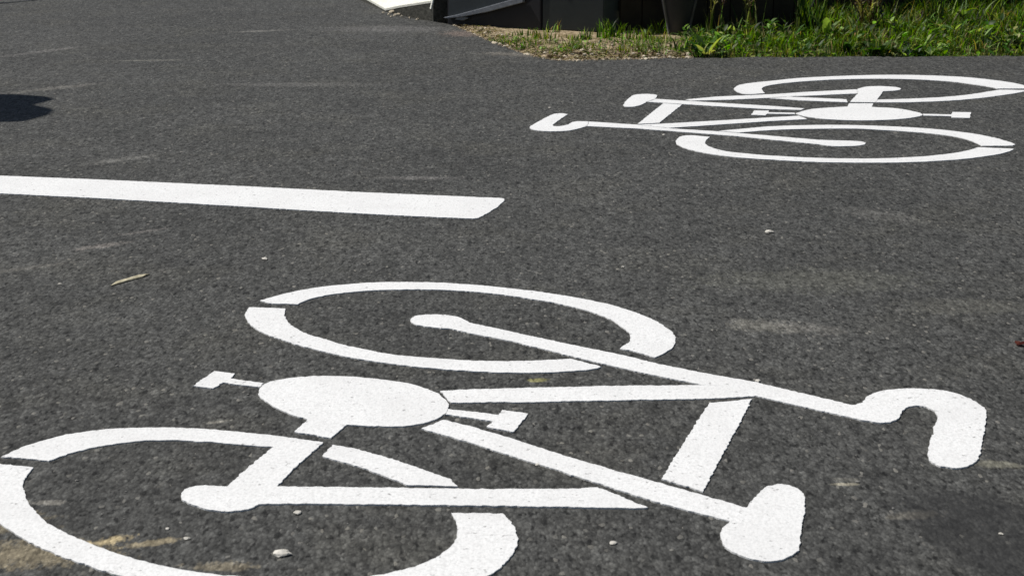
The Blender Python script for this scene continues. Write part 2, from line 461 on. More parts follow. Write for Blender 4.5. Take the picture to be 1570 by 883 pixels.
painted('top_tube', shape(['L',(1087.5,617.9),(1152.8,611.8),(1115,684),(1077.3,753.7),(1014.7,734.1),(1050,676)]), root)
painted('seat_post', shape(['L',(646.5,657.4),(679.5,644),(715.3,652.3),(758.3,664.8),(801.3,678),(862.4,697.9),(905.7,710.6),(956.7,725.2),(1000,737.4),(1138.4,776.3),(1150,779),(1126,800),(1055.4,783.2),(980,762),(905.7,737.3),(854.8,721),(816.6,709.3),(765.6,693.5),(715.3,677.1)]), root)
painted('saddle', shape(['L',(1144.8,776.9),(1159.2,761.2)],
    [(1159.2,761.2),(1172.4,748.4),(1195,742.4),(1217.6,747),(1232.2,757.5),(1233.5,776.3),(1229,806.5),(1224.4,844.1)],
    [(1224.4,844.1),(1206.3,855.5),(1179.9,860.4),(1146,855.5),(1115.8,842.3),(1105.2,826.4),(1107.4,812),(1121.6,798.4)],
    ['L',(1121.6,798.4),(1144.8,776.9)]), root, top=.0036)
painted('chainring', shape([(473.1,643.1),(443,634.5),(417.2,621.6),(401.4,610),(396.7,600.3),(406,589),(436.3,581),(488.3,577),(541.8,577.8),(600.6,584),(643.6,592.6),(672.3,604.4),(686.6,618.8),(684,631.7),(667.5,643.1),(635,651.5),(594.9,654),(531.8,651.1)],
    ['L',(531.8,651.1),(507.5,671.8),(451.6,662.3),(473.1,643.1)]), root)
painted('pedal', shape(['L',(296.1,591.9),(328.2,569),(359.4,572.8),(354.5,580.6),(404,587.9),(398.6,594.2),(342.5,586.9),(326.9,596)]), root)
painted('pedal', shape(['L',(687.4,627.4),(723.9,631.3),(764,636),(769.7,628.8),(810.4,634.5),(786.9,662.6),(745.4,654.6),(755.4,646.1),(729.6,642.4),(684.8,635.4)]), root)
painted('seat_stay', shape(['L',(493.2,700.2),(510.3,681.8),(557.6,691.2),(600.6,703.7),(643.6,718.5),(690.3,734.3),(700.9,745.7),(623.6,743.4),(586.3,728.7),(537.6,711.5)]), root)
painted('seat_tube', shape(['L',(419.1,667.7),(450,672),(496,678.1),(458,712),(421.5,749),(345,749),(381.2,716),(419.1,685.3)]), root)
painted('chain_stay', shape(['L',(421.5,746.2),(600.6,748.2),(743.9,750.2),(867.5,750),(915.9,747.5),(992.9,778.1),(982.2,779.9),(829.3,776.8),(727.4,775.5),(600,774.1),(450,772.4),(395.5,773.3)],
    [(395.5,773.3),(384,779.6),(358.3,783.9),(329.6,783.3),(301,776.2),(282.3,767.8),(277.4,760.4),(282.3,751.8),(298.1,746.2),(318.1,744.6),(344.5,746.2)],
    ['L',(344.5,746.2),(421.5,746.2)]), root, top=.0036)

# --- far bicycle
far = thing('bicycle_marking', 'smaller white bicycle painted on the asphalt near the grass, handlebar and saddle to the left', 'road marking', at(1250, 180), 'white bicycle symbols painted on the cycle lane')
ffw = thing('front_wheel', None, None, at(1300, 222)); frw = thing('rear_wheel', None, None, at(1350, 138))
for e_ in (ffw, frw):
    e_.parent = far; e_.matrix_parent_inverse = Matrix.Translation(far.location).inverted()
K = dict(jit=.0030, step=.012)
sub('rim_arc', shape([(1036,216.7),(1042.2,210.5),(1058.3,208),(1088.1,210.5)],
    [(1088.1,210.5),(1080.7,218),(1088.1,225.4),(1113,232.4),(1147.7,236.4),(1185,239.4),(1242,242.3),(1300,243.6),(1353.9,243.3),(1416,240.3),(1460.7,235.4),(1483,231.4),(1500.4,226.4)],
    ['L',(1500.4,226.4),(1555,228.7)],
    [(1555,228.7),(1537.7,235.4),(1490.5,242.8),(1428.4,247.8),(1353.9,250),(1254.5,249),(1180,245.3),(1122.9,241),(1080.7,235),(1050.9,227.9),(1038.4,221.5),(1036,216.7)]), ffw, **K)
sub('rim_arc', shape([(1556.3,222.4),(1550,219.2),(1527.7,212.6),(1490.5,205.2),(1428.4,198.1),(1353.9,193.9),(1266.9,192.1),(1185,194.2),(1147.7,197.2),(1101.8,201.3)],
    ['L',(1101.8,201.3),(1132.8,203.9)],
    [(1132.8,203.9),(1147.7,202.6),(1185,199.9),(1229.7,198.4),(1304.2,197.8),(1353.9,199.9),(1416,204.3),(1460.7,209.5),(1488,216),(1505.4,224.2)],
    ['L',(1505.4,224.2),(1552.6,223.9),(1556.3,222.4)]), ffw, **K)
sub('rim_arc', shape([(1172.6,143.5),(1147.7,145.0),(1132.8,142.4),(1125.9,137.3),(1131,132),(1147.7,128.2),(1185,124.4),(1229.7,120),(1304.2,116.6),(1378.7,115.4),(1453.2,117.4),(1502.9,121.1),(1547.6,126.8),(1570,131.6),(1580,136.4)],
    ['L',(1580,136.4),(1529,136.5)],
    [(1529,136.5),(1520.3,134.3),(1490.5,129.8),(1453.2,125.4),(1391.1,122),(1304.2,121.8),(1229.7,125.6),(1182,131),(1168,136.2),(1172.6,143.5)]), frw, **K)
sub('rim_arc', shape(['L',(1345.8,153.4),(1343.4,157.6)],
    [(1343.4,157.6),(1391.1,157.4),(1453.2,155.1),(1502.9,150.9),(1547.6,145.0),(1570,141),(1578,138.9)],
    ['L',(1578,138.9),(1532.7,138.2)],
    [(1532.7,138.2),(1520.3,140.2),(1490.5,145.0),(1453.2,148.9),(1403.5,151.7),(1345.8,153.4)]), frw, **K)
painted('seat_stay', shape(['L',(1209.8,148.8),(1298,152.9),(1299.2,157.4),(1229.7,154.8),(1180,151.2),(1190,150.6)]), far, **K)
painted('chain_stay', shape(['L',(1050.9,153.2),(1098.1,148.8),(1190,144.8),(1229.7,142),(1313.4,137.6),(1314.6,143.9),(1254.5,146.7),(1209.8,148.4),(1180,150.6),(1122.9,153.4),(1060.8,155)]), far, **K)
painted('seat_tube', shape([(1314.1,137.3),(1329,133.5),(1353.9,132.8),(1376,134.6),(1380.7,137.3),(1373.7,139.4),(1353.9,140.5)],
    ['L',(1353.9,140.5),(1345.2,152.9),(1342.7,157.6),(1303,156.9),(1315.2,144),(1314.1,137.3)]), far, **K)
painted('saddle', shape([(955.2,162.1),(961.5,153.4),(971.4,146.6),(988.8,144.7),(1003.7,145.5),(1007.4,147.9),(1004.4,152.2)],
    ['L',(1004.4,152.2),(991.3,156.6)], [(991.3,156.6),(983.8,160.9),(971.4,164.1),(959,164.1),(955.2,162.1)]), far, **K)
painted('seat_post', shape(['L',(1005.4,152.3),(1023.5,153.4),(1073.2,156.6),(1190,163.5),(1233.4,167),(1227.2,169.2),(1180,168.1),(1098.1,163.4),(1048.4,160.4),(1011.1,157.9),(992.6,156.8)]), far, **K)
painted('top_tube', shape(['L',(1017.3,158.9),(1045.4,161.1),(1010.6,188.9),(977.6,190.7)]), far, **K)
painted('handlebar', shape([(870,175.8),(862.1,174.5),(849.7,175.3),(839.7,179.5),(824.8,187.5),(812.9,195),(818.4,199.4),(837.3,201.8),(867.1,201.3),(884.5,198.1),(899.4,194)],
    ['L',(899.4,194),(902.3,186.9)],
    [(902.3,186.9),(882,186.9),(869.5,191.9),(857.1,194.2),(847.2,193.1),(852.2,188.2),(870,175.8)]), far, **K)
painted('fork', shape(['L',(903.2,187),(977,191.8),(1023.5,197.2),(1098.1,201.8),(1185,209),(1254.5,215)],
    [(1254.5,215),(1291.8,216),(1319.1,217.4),(1327,220.5),(1319.1,223.4),(1291.8,224.9),(1271.9,224.2),(1254.5,221.7)],
    ['L',(1254.5,221.7),(1185,215.1),(1132.8,209.7),(1048.4,203.1),(978.8,197.8),(900.4,194)]), far, **K)
painted('down_tube', shape(['L',(978.4,191.6),(1011.1,190.5),(1098.1,185.7),(1185,180.4),(1224.7,178.2),(1238.4,183.2),(1185,186),(1098.1,191.9),(1024.5,196.8)]), far, **K)
painted('chainring', shape([(1219.7,174.5),(1242.1,168.3),(1279.4,165.1),(1299.5,164.2)],
    ['L',(1299.5,164.2),(1301.7,159.1),(1338.5,159.1),(1337,164.6)],
    [(1337,164.6),(1373.7,166.8),(1400.5,171.4),(1414.7,176.5),(1398.6,180.9),(1366.3,184),(1316.6,185.2),(1266.9,183.2),(1234.6,179),(1219.7,174.5)]), far, **K)
painted('pedal', shape(['L',(1415.3,175.2),(1458.2,176.1),(1460.7,172.5),(1488.7,172.8),(1486.7,181.5),(1459.4,181),(1458.7,178.7),(1415.3,177.7)]), far, **K)
painted('pedal', shape(['L',(1156.4,170),(1178.8,170.3),(1178,172.8),(1218.8,173.5),(1218.8,175.6),(1176,175),(1173.8,177.5),(1151.5,176.5)]), far, **K)

# --- lane dash
d = painted('lane_line', shape(['L',(-420,249),(-200,260),(0,269.9),(156,276),(400,287.3),(556,295.3),(686,300.8),(762,303.8)],
    [(762,303.8),(771,305),(772.4,308),(762,318.5)], ['L',(762,318.5),(738,332.5)], [(738,332.5),(730,335.3),(722.5,335.5)],
    ['L',(722.5,335.5),(634.4,332),(488.5,324.3),(400,318.7),(156,304.6),(0,297),(-200,284.5),(-420,270)]))
tag(d, 'long broad white line with a slanted rounded end on the asphalt between the two bicycles', 'road marking')

# ---------------------------------------------------------------- slab, containers, fence at the back
# pale broken slab whose upper face rises to the right
P1, P2 = at(591, 18.5), at(684, 37)
back = Vector((-.22, .85, 0))
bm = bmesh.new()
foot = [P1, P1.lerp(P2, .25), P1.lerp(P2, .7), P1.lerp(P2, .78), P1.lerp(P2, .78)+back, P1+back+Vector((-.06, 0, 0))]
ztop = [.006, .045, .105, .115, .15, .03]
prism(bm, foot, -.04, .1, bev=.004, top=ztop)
k = thing('paving_slab', 'pale broken concrete slab with a rough side coloured dark for shade at the edge of the asphalt', 'slab', P1)
obj('slab_side', bm, M_conc_shade_dark, k)
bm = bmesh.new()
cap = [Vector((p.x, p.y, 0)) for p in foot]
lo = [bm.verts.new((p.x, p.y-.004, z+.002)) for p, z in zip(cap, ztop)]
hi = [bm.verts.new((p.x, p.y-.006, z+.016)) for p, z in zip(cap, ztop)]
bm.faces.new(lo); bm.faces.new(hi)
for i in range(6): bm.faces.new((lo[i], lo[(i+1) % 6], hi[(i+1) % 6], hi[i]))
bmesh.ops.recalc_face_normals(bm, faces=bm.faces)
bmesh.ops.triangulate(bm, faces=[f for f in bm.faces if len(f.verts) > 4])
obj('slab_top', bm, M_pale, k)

# crumbs of broken concrete at its foot
def pebble_bm(c, r, sq=.6, seed=0):
    bm = bmesh.new()
    bmesh.ops.create_icosphere(bm, subdivisions=2, radius=1)
    rx, ry = r*random.uniform(.75, 1.3), r*random.uniform(.7, 1.1)
    a = random.uniform(0, 6.28)
    for v in bm.verts:
        n = 1 + .45*noise.noise(v.co*1.4 + Vector((seed*7.1, seed*3.3, 0)))
        p = v.co*n
        x, y = p.x*rx, p.y*ry
        v.co = Vector((c.x + x*math.cos(a)-y*math.sin(a), c.y + x*math.sin(a)+y*math.cos(a), c.z + max(p.z, -.6)*r*sq))
    return bm
chips = [((606, 25), .016), ((616, 27), .012), ((628, 29), .010), ((640, 31.5), .012), ((588, 21), .010), ((600, 27), .009), ((601, 21), .020), ((611, 24), .014), ((596, 24), .012), ((622, 20), .012)]
for i, ((x, y), r) in enumerate(chips):
    c = at(x, y); c.z = r*.3
    tag(obj('concrete_crumb', pebble_bm(c, r, .8, i), M_stone), 'crumb of broken concrete at the foot of the pale slab', 'crumb', 'concrete crumbs by the slab')

# low dark container with a slanted rail
G1, G2 = at(686, 36.5), at(829, 47.5)
u = (G2-G1).normalized(); nrm = Vector((u.y, -u.x, 0))        # towards the camera
if nrm.y > 0: nrm = -nrm
dep = -nrm*.42
c = thing('storage_container', 'low black plastic container with a slanted blue grey rail, between pale slab and charcoal cabinet', 'container', G1)
bm = bmesh.new(); prism(bm, [G1, G2, G2+dep, G1+dep], -.01, .46, bev=.008)
obj('tub', bm, M_black, c)
def facept(px, py, off=0.0): return on_plane(px, py, G1, nrm) + nrm*off
def plate(name, quad, thick, m, parent, base=0.0, bev=.002):
    """quad in photo pixels on the container's face, a real plate of the given thickness"""
    bm = bmesh.new()
    a = [bm.verts.new(facept(x, y, base)) for x, y in quad]; b = [bm.verts.new(facept(x, y, base+thick)) for x, y in quad]
    bm.faces.new(a); bm.faces.new(b); n = len(quad)
    for i in range(n): bm.faces.new((a[i], a[(i+1) % n], b[(i+1) % n], b[i]))
    bmesh.ops.recalc_face_normals(bm, faces=bm.faces)
    if bev: bmesh.ops.bevel(bm, geom=bm.edges[:], offset=bev, segments=2, affect='EDGES', profile=.5)
    return obj(name, bm, m, parent)
plate('upper_panel', [(689, 26.5), (700, 24.5), (740, 14.5), (800, -1), (812, -12), (812, -50), (689, -50)], .006, M_panel, c, .001)
plate('rail', [(684, 26.5), (704, 22.5), (745, 11.5), (795, -2.5), (806, -4), (806, 3.5), (752, 18), (716, 25), (690, 28.2)], .028, M_rail, c, .0075, .003)
plate('rail_flange', [(703, 26.2), (716, 25.8), (721, 28), (712, 31.5), (700, 30)], .02, M_rail, c, .001, .002)
bm = bmesh.new()
lidp = [G1+nrm*.015-u*.01, G2+nrm*.015+u*.004, G2+dep-nrm*.015+u*.004, G1+dep-nrm*.015-u*.01]
prism(bm, lidp, .462, .50, bev=.01); obj('lid', bm, M_panel, c)
# dark post between slab and container
pc = at(674, 33.8)
bm = bmesh.new(); box(bm, (pc.x+.012, pc.y+.05, .22), (.125, .07, .50), .2, .006)
p = thing('short_post', 'short dark post standing between the pale slab and the black container', 'post', (pc.x, pc.y+.04, 0))
obj('shaft', bm, M_conc_shade_dark, p)
bm = bmesh.new(); box(bm, (pc.x, pc.y+.04, .482), (.09, .085, .02), .5, .004); obj('cap', bm, M_black, p)
# pale stake leaning behind the slab
q0 = on_plane(660.5, 9.5, pc+Vector((0, -.03, 0)), Vector((0, 1, 0))); q1 = on_plane(665.5, -10, pc+Vector((0, -.03, 0)), Vector((0, 1, 0)))
q1 = q0 + (q1-q0)*3.5; q0.z -= .02
bm = bmesh.new(); tube(bm, [q0, q0.lerp(q1, .5), q1], .007, 8)
tag(obj('stake', bm, M_pale, smooth=True), 'thin pale stake leaning against the short dark post beside the slab', 'stake')

# charcoal cabinet, corner towards the camera
H1, H2, H3 = at(832, 47), at(926, 52), at(961, 44)
H4 = H1 + (H3-H2)
c = thing('utility_cabinet', 'low charcoal cabinet with a greenish side, right of the black container', 'cabinet', H2)
bm = bmesh.new(); prism(bm, [H1, H2, H3, H4], -.01, .47, bev=.007); obj('carcass', bm, M_cab2, c)
uu = (H2-H1).normalized(); hn = Vector((uu.y, -uu.x, 0)); hn = hn if hn.y < 0 else -hn
bm = bmesh.new(); prism(bm, [H1+hn*.012+uu*.004, H2+hn*.012-uu*.003, H2+hn*.0005-uu*.003, H1+hn*.0005+uu*.004], .012, .455, bev=.002); obj('door', bm, M_cab, c)
bm = bmesh.new()
mid = (H1+H3)/2
prism(bm, [mid+(q-mid)*1.06 for q in (H1, H2, H3, H4)], .472, .49, bev=.004); obj('lid', bm, M_cab, c)

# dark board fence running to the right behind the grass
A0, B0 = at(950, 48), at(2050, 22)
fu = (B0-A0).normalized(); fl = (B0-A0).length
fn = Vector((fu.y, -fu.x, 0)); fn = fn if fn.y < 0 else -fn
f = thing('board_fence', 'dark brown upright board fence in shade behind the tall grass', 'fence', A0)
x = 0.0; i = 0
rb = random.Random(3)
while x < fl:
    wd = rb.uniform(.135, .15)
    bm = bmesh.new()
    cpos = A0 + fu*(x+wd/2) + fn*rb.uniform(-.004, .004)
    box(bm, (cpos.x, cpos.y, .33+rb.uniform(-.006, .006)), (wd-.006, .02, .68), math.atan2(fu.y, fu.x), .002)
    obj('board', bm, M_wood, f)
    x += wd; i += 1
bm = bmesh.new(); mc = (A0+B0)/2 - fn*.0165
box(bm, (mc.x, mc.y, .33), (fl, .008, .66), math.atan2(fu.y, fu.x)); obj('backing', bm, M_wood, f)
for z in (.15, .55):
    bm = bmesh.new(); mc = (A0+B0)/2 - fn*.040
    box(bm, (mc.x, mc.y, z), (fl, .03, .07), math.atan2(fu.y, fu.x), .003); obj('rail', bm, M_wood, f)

# tapered tub in front of the fence
tc = at(1041, 55)
c = thing('plant_tub', 'dark tapered plastic tub with grey ribs standing in front of brown boards', 'tub', tc)
bm = bmesh.new()
rad = [(0, .058), (.01, .064), (.10, .084), (.20, .106), (.28, .122), (.285, .130), (.30, .130), (.30, .122), (.26, .112), (.06, .065)]
ns = 32; rings = []
for z, r in rad: rings.append([bm.verts.new((tc.x+r*math.cos(2*math.pi*k/ns), tc.y+.06+r*math.sin(2*math.pi*k/ns), z)) for k in range(ns)])
for a, b in zip(rings, rings[1:]):
    for k in range(ns): bm.faces.new((a[k], a[(k+1) % ns], b[(k+1) % ns], b[k]))
bm.faces.new(rings[0]); bm.faces.new(rings[-1])
bmesh.ops.recalc_face_normals(bm, faces=bm.faces)
obj('tub_wall', bm, M_tub, c, smooth=True)
for sgn in (-1, 1):
    for da in (0.0,):
        a_ = -math.pi/2 + sgn*1.05
        bm = bmesh.new()
        tube(bm, [Vector((tc.x+(r+.003)*math.cos(a_), tc.y+.06+(r+.003)*math.sin(a_), z)) for z, r in rad[1:5]], .009, 8)
        obj('rib', bm, M_tubrib, c, smooth=True)

# ---------------------------------------------------------------- gravel on the verge
def merged_pebbles(name, spots, m, label, cat):
    big = bmesh.new()
    for i, (c, r) in enumerate(spots):
        r0 = bmesh.ops.create_icosphere(big, subdivisions=1, radius=1)
        a = random.uniform(0, 6.28); rx, ry = r*random.uniform(.8, 1.4), r*random.uniform(.7, 1.1)
        for v in r0['verts']:
            n_ = 1 + .4*noise.noise(v.co*1.3 + Vector((i*1.7, 0, 0)))
            x, y, z = v.co.x*n_*rx, v.co.y*n_*ry, v.co.z*n_*r*.6
            v.co = Vector((c.x+x*math.cos(a)-y*math.sin(a), c.y+x*math.sin(a)+y*math.cos(a), c.z+z))
    return tag(obj(name, big, m), label, cat, kind='stuff')
def verge_spots(n, rmin, rmax, xr=(690, 1050), dmax=.55, fall=None):
    out = []
    while len(out) < n:
        x = random.uniform(at(xr[0], 60).x, at(xr[1], 60).x); dd = abs(random.gauss(0, .5))*dmax
        y = edge_y(x) - .03 + dd
        r = rmin + (rmax-rmin)*random.random()**3
        out.append((Vector((x, y, max(soil_z(x, y), 0 if y < edge_y(x)+.03 else -1)+r*.15)), r))
    return out
merged_pebbles('gravel', verge_spots(330, .003, .016), M_stone, 'pale loose gravel along the asphalt edge beside the sparse grass', 'gravel')
merged_pebbles('crushed_stone', verge_spots(1300, .003, .011), M_dull, 'brown crumbs of stone and soil along the asphalt edge', 'rubble')

# single stones and litter on the asphalt
stones = [((406, 398), .012, 'pale stone chip on the asphalt above the front wheel of the near bicycle'),
          ((1180, 357), .016, 'white stone chip on the bare asphalt below the far bicycle'),
          ((955, 410), .008, 'tiny pale stone on the asphalt above the right end of the near front wheel'),
          ((432, 850), .0155, 'largest pale stone, inside the near rear wheel'),
          ((456, 787), .010, 'pale stone just below the chain stay of the near bicycle'),
          ((287, 826), .007, 'small grey white stone inside the near rear wheel'),
          ((257, 811), .006, 'tiny cream stone beside the tan dirt patch inside the near rear wheel'),
          ((824, 713), .007, 'tiny pale stone touching the seat post of the near bicycle'),
          ((92, 436), .007, 'tiny pale stone on the asphalt at left, below the pale dry leaf'),
          ((940, 833), .008, 'tiny cream stone on the asphalt left of the near saddle'),
          ((1162, 585), .009, 'small pale stone at the joint of fork and down tube of the near bicycle'),
          ((1535, 819), .006, 'tiny pale stone in the dark patch at lower right'),
          ((843, 166), .009, 'small pale stone above the handlebar of the far bicycle'),
          ((1018, 207.5), .009, 'small pale stone below the fork of the far bicycle'),
          ((537, 440+10), .0, '')]
for i, ((x, y), r, lab) in enumerate(stones):
    if not r: continue
    cpt = at(x, y); cpt.z = r*.25
    tag(obj('stone', pebble_bm(cpt, r*.85, .34, i+20), M_chip), lab, 'stone', 'single stones lying on the asphalt')
bm = bmesh.new()
a0, a1 = at(178, 434), at(224, 423.5)
up = Vector((0, 0, .0035))
pts = [a0+up*.6, a0.lerp(a1, .3)+up*.9, a0.lerp(a1, .65)+up*.9, a1+up*.7]
sd = Vector((0.01, .02, 0))
wds = [.5, 3.0, 2.0, .8]
tp = [[bm.verts.new(p + sd*w_*s_ + Vector((0, 0, .003*(1-abs(s_)))) ) for s_ in (-1, 0, 1)] for p, w_ in zip(pts, wds)]
bt = [[bm.verts.new(p + sd*w_*s_ - Vector((0, 0, .0012))) for s_ in (-1, 0, 1)] for p, w_ in zip(pts, wds)]
for A, B in zip(tp, tp[1:]):
    for k_ in (0, 1): bm.faces.new((A[k_], A[k_+1], B[k_+1], B[k_]))
for A, B in zip(bt, bt[1:]):
    for k_ in (0, 1): bm.faces.new((A[k_], B[k_], B[k_+1], A[k_+1]))
for i in range(3):
    bm.faces.new((tp[i][0], tp[i+1][0], bt[i+1][0], bt[i][0])); bm.faces.new((tp[i][2], bt[i][2], bt[i+1][2], tp[i+1][2]))
tag(obj('dry_leaf', bm, M_twig, smooth=True), 'flat narrow pale dry leaf lying on the asphalt below the white lane line', 'leaf')

# ---------------------------------------------------------------- plants
class Leaves:
    def __init__(s): s.bm = bmesh.new(); s.col = []; s.lay = s.bm.loops.layers.color.new('tint')
    def _paint(s, f, c):
        for l in f.loops: l[s.lay] = (*c, 1)
    def blade(s, base, h, w, lean, az, c, seg=4, curl=1.0):
        d = Vector((math.cos(az), math.sin(az), 0)); side = Vector((-d.y, d.x, 0))
        sa = random.uniform(-.8, .8); side = (side*math.cos(sa) + d*math.sin(sa)).normalized()
        prev = None
        p = Vector(base); ang = .08
        for i in range(seg+1):
            t = i/seg
            ww = w*(1-t)**.7*.5 if i < seg else 0
            if i < seg: cur = (s.bm.verts.new(p - side*ww), s.bm.verts.new(p + side*ww))
            else: cur = (s.bm.verts.new(p),)
            if prev:
                f = s.bm.faces.new((prev[0], prev[1], cur[1], cur[0]) if len(cur) == 2 else (prev[0], prev[1], cur[0]))
                s._paint(f, c)
            prev = cur
            ang = lean*(t**1.2)*curl + .08
            p = p + (Vector((0, 0, 1))*math.cos(ang) + d*math.sin(ang))*(h/seg)
    def leaf(s, base, length, width, elev, az, c, droop=.8, seg=6, fold=.25):
        d = Vector((math.cos(az), math.sin(az), 0)); side = Vector((-d.y, d.x, 0))
        prev = None; p = Vector(base)
        for i in range(seg+1):
            t = i/seg
            ww = width*.5*max(.06, math.sin(math.pi*min(1, .06+t*.94))**.8) * (1-.25*t) if i < seg else width*.02
            e = elev - droop*t*t*1.3
            tang = d*math.cos(e) + Vector((0, 0, 1))*math.sin(e)
            nrm_ = side.cross(tang).normalized()*-1
            up_ = nrm_ if nrm_.z > 0 else -nrm_
            jag = 1 + .12*math.sin(i*2.4+length*90)
            cur = (s.bm.verts.new(p - side*ww*jag + up_*ww*fold), s.bm.verts.new(p), s.bm.verts.new(p + side*ww*jag + up_*ww*fold))
            if prev:
                for k in (0, 1):
                    f = s.bm.faces.new((prev[k], prev[k+1], cur[k+1], cur[k])); s._paint(f, c); f.smooth = True
            prev = cur
            p = p + tang*(length/seg)
    def stem(s, path, r, c):
        n0 = len(s.bm.faces)
        tube(s.bm, path, r, 5)
        s.bm.faces.ensure_lookup_table()
        for f in s.bm.faces[n0:]: s._paint(f, c)
    def done(s, name, parent=None): return obj(name, s.bm, M_leaf, parent)
def green(kind=None):
    k = kind or random.choice(['mid', 'mid', 'bright', 'dark', 'grey', 'straw'] )
    base = {'mid': (.200, .320, .040), 'bright': (.360, .480, .020), 'dark': (.070, .150, .032), 'grey': (.50, .58, .33), 'straw': (.56, .52, .31), 'brown': (.27, .20, .115), 'yellow': (.36, .43, .02)}[k]
    v = random.uniform(.55, 1.35)
    return tuple(min(1, x*v*random.uniform(.9, 1.1)) for x in base)

# short turf: dense on the right, thinning to the gravel on the left
LV = Leaves()
xl, xr_ = at(690, 50).x, at(1900, 60).x
cnt = 0
while cnt < 10500:
    x = random.uniform(xl, xr_)
    ey = edge_y(x)
    y = ey + .02 + random.random()**1.25*1.55
    pxx = CX + x/ y*F*1.0
    d_ = y - ey
    clump = noise.noise(Vector((x*6, y*6, 2)))
    if pxx < 1060:
        if y > 10.15 or d_ < .12: continue
        cl2 = noise.noise(Vector((x*4.2, y*3, 22)))
        pr = min(1, max(0, (y-9.48)/.2)) * (.9 if cl2 > .12 else .04)
        if pxx < 780: pr *= .4
        hh = random.uniform(.02, .06)
        if y > 9.65 and clump > .1: hh += .03*random.random()
    else:
        pr = 1.0 if clump > -.35 else .45
        if d_ < .55 and random.random() < .35: continue
        hh = random.uniform(.025, .09) + .07*max(0, clump)
        if pxx > 1230: hh += .12*max(0, d_-.3)
        elif d_ > .75 and random.random() < .8: continue
        if d_ < .1: hh *= .55
    if random.random() > pr: continue
    z = soil_z(x, y)
    if z < -.05: continue
    lk = noise.noise(Vector((x*2.3, y*2.3, 8)))
    kind = 'bright' if lk > .15 and random.random() < .7 else ('dark' if lk < -.25 and random.random() < .5 else random.choice(['mid', 'mid', 'grey', 'bright', 'yellow', 'yellow', 'straw', 'straw']))
    if pxx < 1060: kind = random.choice(['mid', 'yellow', 'bright', 'grey', 'straw', 'straw'])
    LV.blade((x, y, z-.004), hh*1.2, random.uniform(.004, .012), random.uniform(.4, 2.4), random.uniform(0, 6.28), green(kind))
    cnt += 1
# small round leaves of clover and chickweed mixed in the turf
for _ in range(3200):
    x = random.uniform(at(1030, 50).x, xr_); y = edge_y(x) + .03 + random.random()*1.1
    d_ = y - edge_y(x)
    if CX + x/y*F < 1230 and d_ > .7: continue
    if noise.noise(Vector((x*4, y*4, 12))) < -.15: continue
    hgt = random.uniform(.01, .07)*(0.5+min(1, d_*1.6))
    LV.leaf((x, y, soil_z(x, y)+hgt), random.uniform(.02, .07)*(1.3 if random.random() < .2 else 1), random.uniform(.012, .032), random.uniform(-.5, 1.0), random.uniform(0, 6.28), green(random.choice(['mid', 'grey', 'bright', 'mid'])), .4, 3)
# flat dry litter: dead blades lying on the soil, thickest on the sandy part
for _ in range(2300):
    x = random.uniform(xl, xr_ if random.random() < .4 else at(1080, 60).x); y = edge_y(x) + .03 + abs(random.gauss(0, .3))
    LV.leaf((x, y, soil_z(x, y)+.005), random.uniform(.02, .10), random.uniform(.004, .010), random.uniform(-.03, .10), random.uniform(0, 6.28), green(random.choice(['straw', 'brown', 'brown', 'brown', 'yellow'])), .12, 4, .1)
# matted clumps of low green spreading over the sandy part
for _ in range(46):
    x0_ = random.uniform(at(745, 50).x, at(1060, 60).x); y0_ = 9.5 + random.random()*.5; y0_ = max(y0_, edge_y(x0_)+.14)
    for _k in range(random.randint(10, 34)):
        x = x0_+random.gauss(0, .035); y = y0_+random.gauss(0, .03)
        if y < edge_y(x)+.05: continue
        if random.random() < .6: LV.blade((x, y, soil_z(x, y)), random.uniform(.02, .07), random.uniform(.003, .006), random.uniform(.4, 2.2), random.uniform(0, 6.28), green(random.choice(['mid', 'bright', 'grey', 'yellow'])))
        else: LV.leaf((x, y, soil_z(x, y)+.008), random.uniform(.015, .04), random.uniform(.008, .018), random.uniform(0, .9), random.uniform(0, 6.28), green(random.choice(['mid', 'bright', 'grey'])), .5, 3)
tag(LV.done('turf'), 'short green turf with mixed blades and tiny leaves along the asphalt edge', 'grass', kind='stuff')

def soilpt(px, py):
    p = at(px, py); p.z = soil_z(p.x, p.y)-.004; return p
def tall_tuft(px, py, n, h, kinds, label, cat='grass tuft', spread=.05, wmul=1.0, lean=(.1, .9)):
    p = soilpt(px, py)
    t = thing('grass_tuft', label, cat, p, 'tall grass tufts in the verge')
    lv = Leaves()
    for _ in range(n):
        q = p + Vector((max(-1.5, min(1.5, random.gauss(0, 1)))*spread, max(-1.5, min(1.5, random.gauss(0, 1)))*spread*.6, 0)); q.z = soil_z(q.x, q.y)-.004
        lv.blade(q, h*random.uniform(.5, 1.15), random.uniform(.007, .018)*wmul, random.uniform(*lean), random.uniform(0, 6.28), green(random.choice(kinds)), 7)
    o = lv.done('blades'); o.parent = t; o.matrix_parent_inverse = Matrix.Translation(t.location).inverted()
    return t
def seed_stalks(t, n, h, kinds=('straw', 'brown')):
    p = t.location.copy(); lv = Leaves()
    for _ in range(n):
        a = random.uniform(0, 6.28); ln = random.uniform(.05, .5)
        q = p + Vector((random.gauss(0, .03), random.gauss(0, .02), 0))
        path = [q + Vector((math.cos(a)*ln*s*s*h, math.sin(a)*ln*s*s*h, h*s)) for s in (0, .25, .5, .75, 1)]
        c = green(random.choice(kinds)); lv.stem(path, [.0045, .0042, .004, .0034, .0026], c)
        for j in range(14):
            s = .55 + .45*random.random(); b = path[2].lerp(path[4], (s-.5)*2)
            lv.leaf(b, random.uniform(.02, .045), .008, random.uniform(.2, 1.2), random.uniform(0, 6.28), c, .2, 2)
    o = lv.done('seed_stalks'); o.parent = t; o.matrix_parent_inverse = Matrix.Translation(t.location).inverted()
T = tall_tuft
